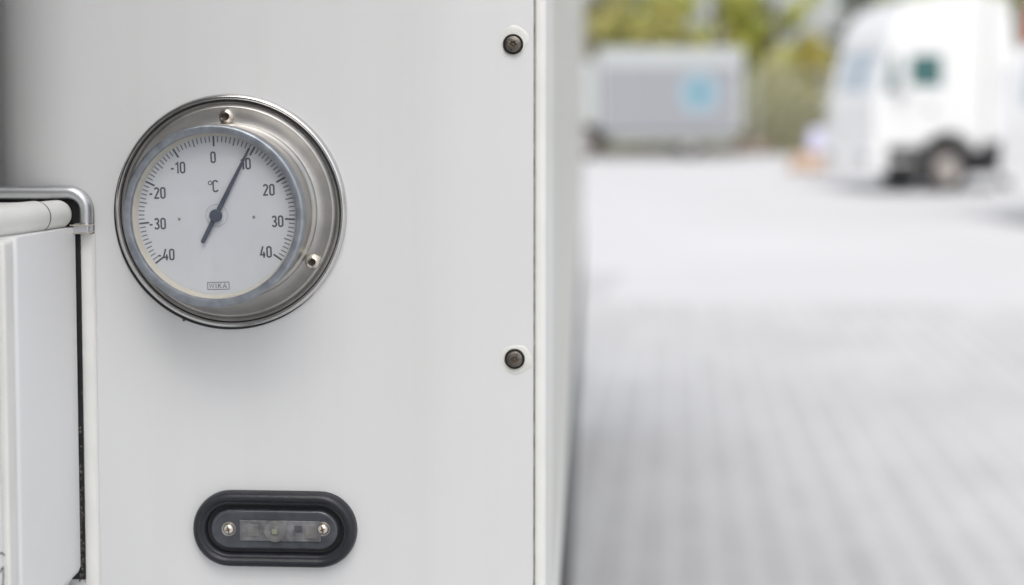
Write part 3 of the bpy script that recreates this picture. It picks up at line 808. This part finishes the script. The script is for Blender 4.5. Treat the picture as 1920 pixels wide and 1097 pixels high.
# box truck far behind
q = P(1392, 298, 46.0)
bt = empty('box_truck', (q.x - 5.05, 47.2, 0), PI + R(1.5))
tag(bt, 'grey-sided box truck with pale blue round emblem parked before the trees', 'truck')
cab(bt, 3.2, white='boxframe', low=True, length=1.9)
BX0, BX1 = -6.6, -1.95
bt.location.x = q.x + BX0 + .0
for sy in (1,):
    cp = link('cargo_box', box(BX0, BX1, -1.24, 1.24, .98, 3.60), M['boxframe'], bt, bevel=.05)
    link('curtain', box(BX0 + .22, BX1 - .12, 1.242, 1.262, .86, 2.98), M['curtain'], bt, bevel=.01)
    ex_, ez_ = BX0 + 1.42, 2.15
    bm = lathe([(.66, .012), (.66, .014), (.0, .014)], 48)
    for v in bm.verts: v.co = Vector((ex_ + v.co.x, 1.2495 - v.co.y, ez_ + v.co.z))
    em = link('emblem_disc', bm, M['skyblue'], bt)
    bm = bmesh.new(); pts = []
    for i in range(16):
        a = 2 * PI * i / 16; rr_ = .50 if i % 4 == 0 else (.34 if i % 2 == 0 else .17)
        pts.append(bm.verts.new((ex_ + rr_ * math.cos(a), 1.268, ez_ + rr_ * math.sin(a))))
    bm.faces.new(pts); link('emblem_star', bm, M['teal'], em)
for sy in (-1, 1): wheel(bt, -4.9, .98 * sy, .5, .5, .34, 'y', sy)
link('side_guard', box(-6.4, -2.3, 1.12, 1.18, .50, .82), M['galv'], bt, bevel=.01)
link('chassis_rail', box(-6.5, -1.8, -.45, .45, .7, .97), M['chassis'], bt)

# small load by the tractor's nose
q = P(1522, 322, 37.0)
pl = empty('pallet_base', (q.x, 37, 0)); tag(pl, 'low tan load base on the ground left of the white truck tractor', 'pallet')
bm = bmesh.new()
for i in range(5): abox(bm, -.6, .6, -.5 + i * .22, -.36 + i * .22, .12, .15)
link('deck_boards', bm, M['tan'], pl)
for x in (-.55, 0, .45): link('bearer', box(x, x + .1, -.5, .52, .0, .119), M['tan'], pl)
link('board_box', box(-.5, .5, -.42, .45, .152, .52), M['tan'], pl, bevel=.02)
pk = empty('wrapped_bundle', (q.x + .25, 37, .522)); tag(pk, 'pale lilac wrapped bundle on the tan base before the white truck tractor', 'bundle')
link('bundle', box(-.35, .45, -.38, .4, 0, .62), M['lilac'], pk, bevel=.06, seg=3)
link('strap', box(-.02, .04, -.384, .404, -.0, .626), M['boxframe'], pk)
q = P(1408, 296, 48.0)
kb = empty('red_barrier', (q.x, 48, 0)); tag(kb, 'low dull red barrier at the foot of the fence behind the box truck', 'barrier')
link('beam', box(-.6, .6, -.04, .04, .28, .5), mat('dull_red', (.30, .20, .17), .7), kb, bevel=.02)
for x in (-.55, .47): link('leg', box(x, x + .08, -.06, .06, 0, .279), M['galv'], kb)

# ------------------------------------------------------------------ verge, fence and trees
bm = bmesh.new()
bm.faces.new([bm.verts.new(c) for c in ((-60, 51.2, .004), (90, 51.2, .004), (90, 130, .004), (-60, 130, .004))])
tag(link('verge', bm, M['soil']), kind='structure')
FX0, FX1, FY, FH = -4.0, 26.0, 52.0, 3.1
fe = empty('mesh_fence', (FX0, FY, 0)); tag(fe, 'tall grey wire mesh fence on steel posts between the yard and the trees', 'fence')
npst = 12
for i in range(npst + 1):
    x = (FX1 - FX0) * i / npst
    link('post', box(x - .06, x + .06, -.06, .06, 0, FH), M['galv'], fe)
    if i < npst:
        bm = bmesh.new(); x1 = (FX1 - FX0) * (i + 1) / npst
        k = x + .1
        while k < x1 - .1:
            abox(bm, k - .008, k + .008, -.008, .008, .1, FH - .06); k += .12
        for z in (.1, .8, 1.5, 2.2, FH - .1): abox(bm, x + .061, x1 - .061, -.014, .014, z, z + .045)
        link('mesh_panel', bm, M['galv'], fe)

def tree(x, y, h, cw, mats, label, group, conifer=False, seed=0, base=.12, name='broadleaf_tree', nleaf=3200):
    rnd = random.Random(seed)
    t_ = empty(name, (x, y, 0)); tag(t_, label, 'tree', group)
    pts = [Vector((0, 0, 0))]; lean = rnd.uniform(-.03, .03)
    for i in range(1, 7): pts.append(Vector((lean * h * i / 6 + rnd.uniform(-.06, .06), rnd.uniform(-.06, .06), h * .85 * i / 6)))
    bm = tube(bmesh.new(), pts, [.20 * h / 9 * (1 - .13 * i) for i in range(7)], 10)
    clumps = []
    nb = 34
    for i in range(nb):
        f = base + (1 - base) * (i + .5) / nb
        z = f * h
        if conifer: rad = cw * (1.02 - f) * .95
        else: rad = cw * (.55 + .45 * math.sin(PI * min(1, (f - base) / (1 - base) * .9 + .08))) * (1 if f < .75 else max(.25, (1 - f) / .25))
        a = i * 2.4 + rnd.uniform(-.4, .4); d = rad * rnd.uniform(.35, .95)
        c = Vector((d * math.cos(a) + lean * z, d * math.sin(a), z))
        clumps.append((c, rnd.uniform(.5, 1.0) * (cw * .33 if not conifer else cw * .2)))
        p0 = Vector((lean * z, 0, max(.3, z - d * .5))); 
        if z - d * .5 < h * .8: tube(bm, [p0, (p0 + c) / 2 + Vector((0, 0, .1)), c], [.05, .035, .015], 5)
    link('trunk', bm, M['bark'], t_, smooth=True)
    bm = bmesh.new()
    for i in range(nleaf):
        c, r_ = clumps[rnd.randrange(len(clumps))]
        d = Vector((rnd.gauss(0, 1), rnd.gauss(0, 1), rnd.gauss(0, .75)))
        d = d.normalized() * r_ * rnd.random() ** .45
        p = c + d; s_ = rnd.uniform(.10, .24) * (0.8 if conifer else 1)
        n_ = Vector((rnd.gauss(0, 1), rnd.gauss(0, 1), rnd.gauss(0, 1) + .6)).normalized()
        u_ = n_.orthogonal().normalized(); w_ = n_.cross(u_)
        th = rnd.uniform(0, PI); u2 = u_ * math.cos(th) + w_ * math.sin(th); w2 = n_.cross(u2)
        bm.faces.new([bm.verts.new(p + u2 * s_), bm.verts.new(p + w2 * s_ * .6), bm.verts.new(p - u2 * s_), bm.verts.new(p - w2 * s_ * .6)])
    me = bpy.data.meshes.new('crown'); bm.to_mesh(me); bm.free(); me.materials.append(mats)
    o = bpy.data.objects.new('crown', me); COL.objects.link(o); o.parent = t_
    return t_
G = 'autumn trees behind the fence'
def tx(px, Y): return P(px, 290, Y).x
specs = [  # px, Y, h, crown radius, material, label
    (1120, 60, 9.5, 2.3, 'leaf_olive', 'olive brown tree above the cab end of the box truck, nearest the white wall'),
    (1190, 63, 10.5, 2.2, 'leaf_green', 'yellow green tree above the left half of the box truck'),
    (1252, 58, 5.9, 1.7, 'leaf_olive', 'shorter olive tree above the middle of the box truck, sky over its top'),
    (1330, 62, 9.0, 2.0, 'leaf_green', 'bright green tree above the blue emblem of the box truck'),
    (1395, 66, 6.2, 1.7, 'leaf_gold', 'short yellow tree right above the rear end of the box truck'),
    (1455, 61, 9.5, 2.1, 'leaf_green', 'green tree behind the open stretch of fence between the trucks'),
    (1520, 59, 4.4, 1.5, 'leaf_gold', 'small golden tree beside the nose of the white truck tractor'),
    (1600, 64, 11.0, 2.6, 'leaf_fir', 'dark fir rising behind the windscreen of the white truck tractor'),
    (1730, 66, 10.0, 2.6, 'leaf_green', 'green tree hidden mostly by the white truck tractor roof'),
    (1905, 62, 8.0, 2.4, 'leaf_olive', 'olive tree at the right edge behind the red roof board'),
]
for i, (px, Y, h, cw, mt, lb) in enumerate(specs):
    tree(tx(px, Y), Y, h, cw, M[mt], lb, G, conifer=(mt == 'leaf_fir'), seed=i + 3, name='fir_tree' if mt == 'leaf_fir' else 'broadleaf_tree')
# undergrowth behind the fence: one mass nobody could count
rnd = random.Random(2); bm = bmesh.new()
for i in range(16000):
    x = rnd.uniform(-3, 27); hh_ = 2.6 + .8 * math.sin(x * 1.1) + .5 * math.sin(x * 2.7 + 1)
    p = Vector((x, rnd.uniform(53.2, 57), rnd.random() ** 1.2 * hh_)); s_ = rnd.uniform(.1, .26)
    n_ = Vector((rnd.gauss(0, 1), rnd.gauss(0, 1), rnd.gauss(0, 1))).normalized(); u_ = n_.orthogonal().normalized(); w_ = n_.cross(u_)
    bm.faces.new([bm.verts.new(p + u_ * s_), bm.verts.new(p + w_ * s_ * .6), bm.verts.new(p - u_ * s_), bm.verts.new(p - w_ * s_ * .6)])
me = bpy.data.meshes.new('undergrowth'); bm.to_mesh(me); bm.free()
me.materials.append(leaf_mat('foliage_undergrowth', (0.42, 0.40, 0.20), (0.56, 0.55, 0.26)))
o = bpy.data.objects.new('undergrowth', me); COL.objects.link(o)
tag(o, 'brown green undergrowth along the back of the fence', 'undergrowth', kind='stuff')
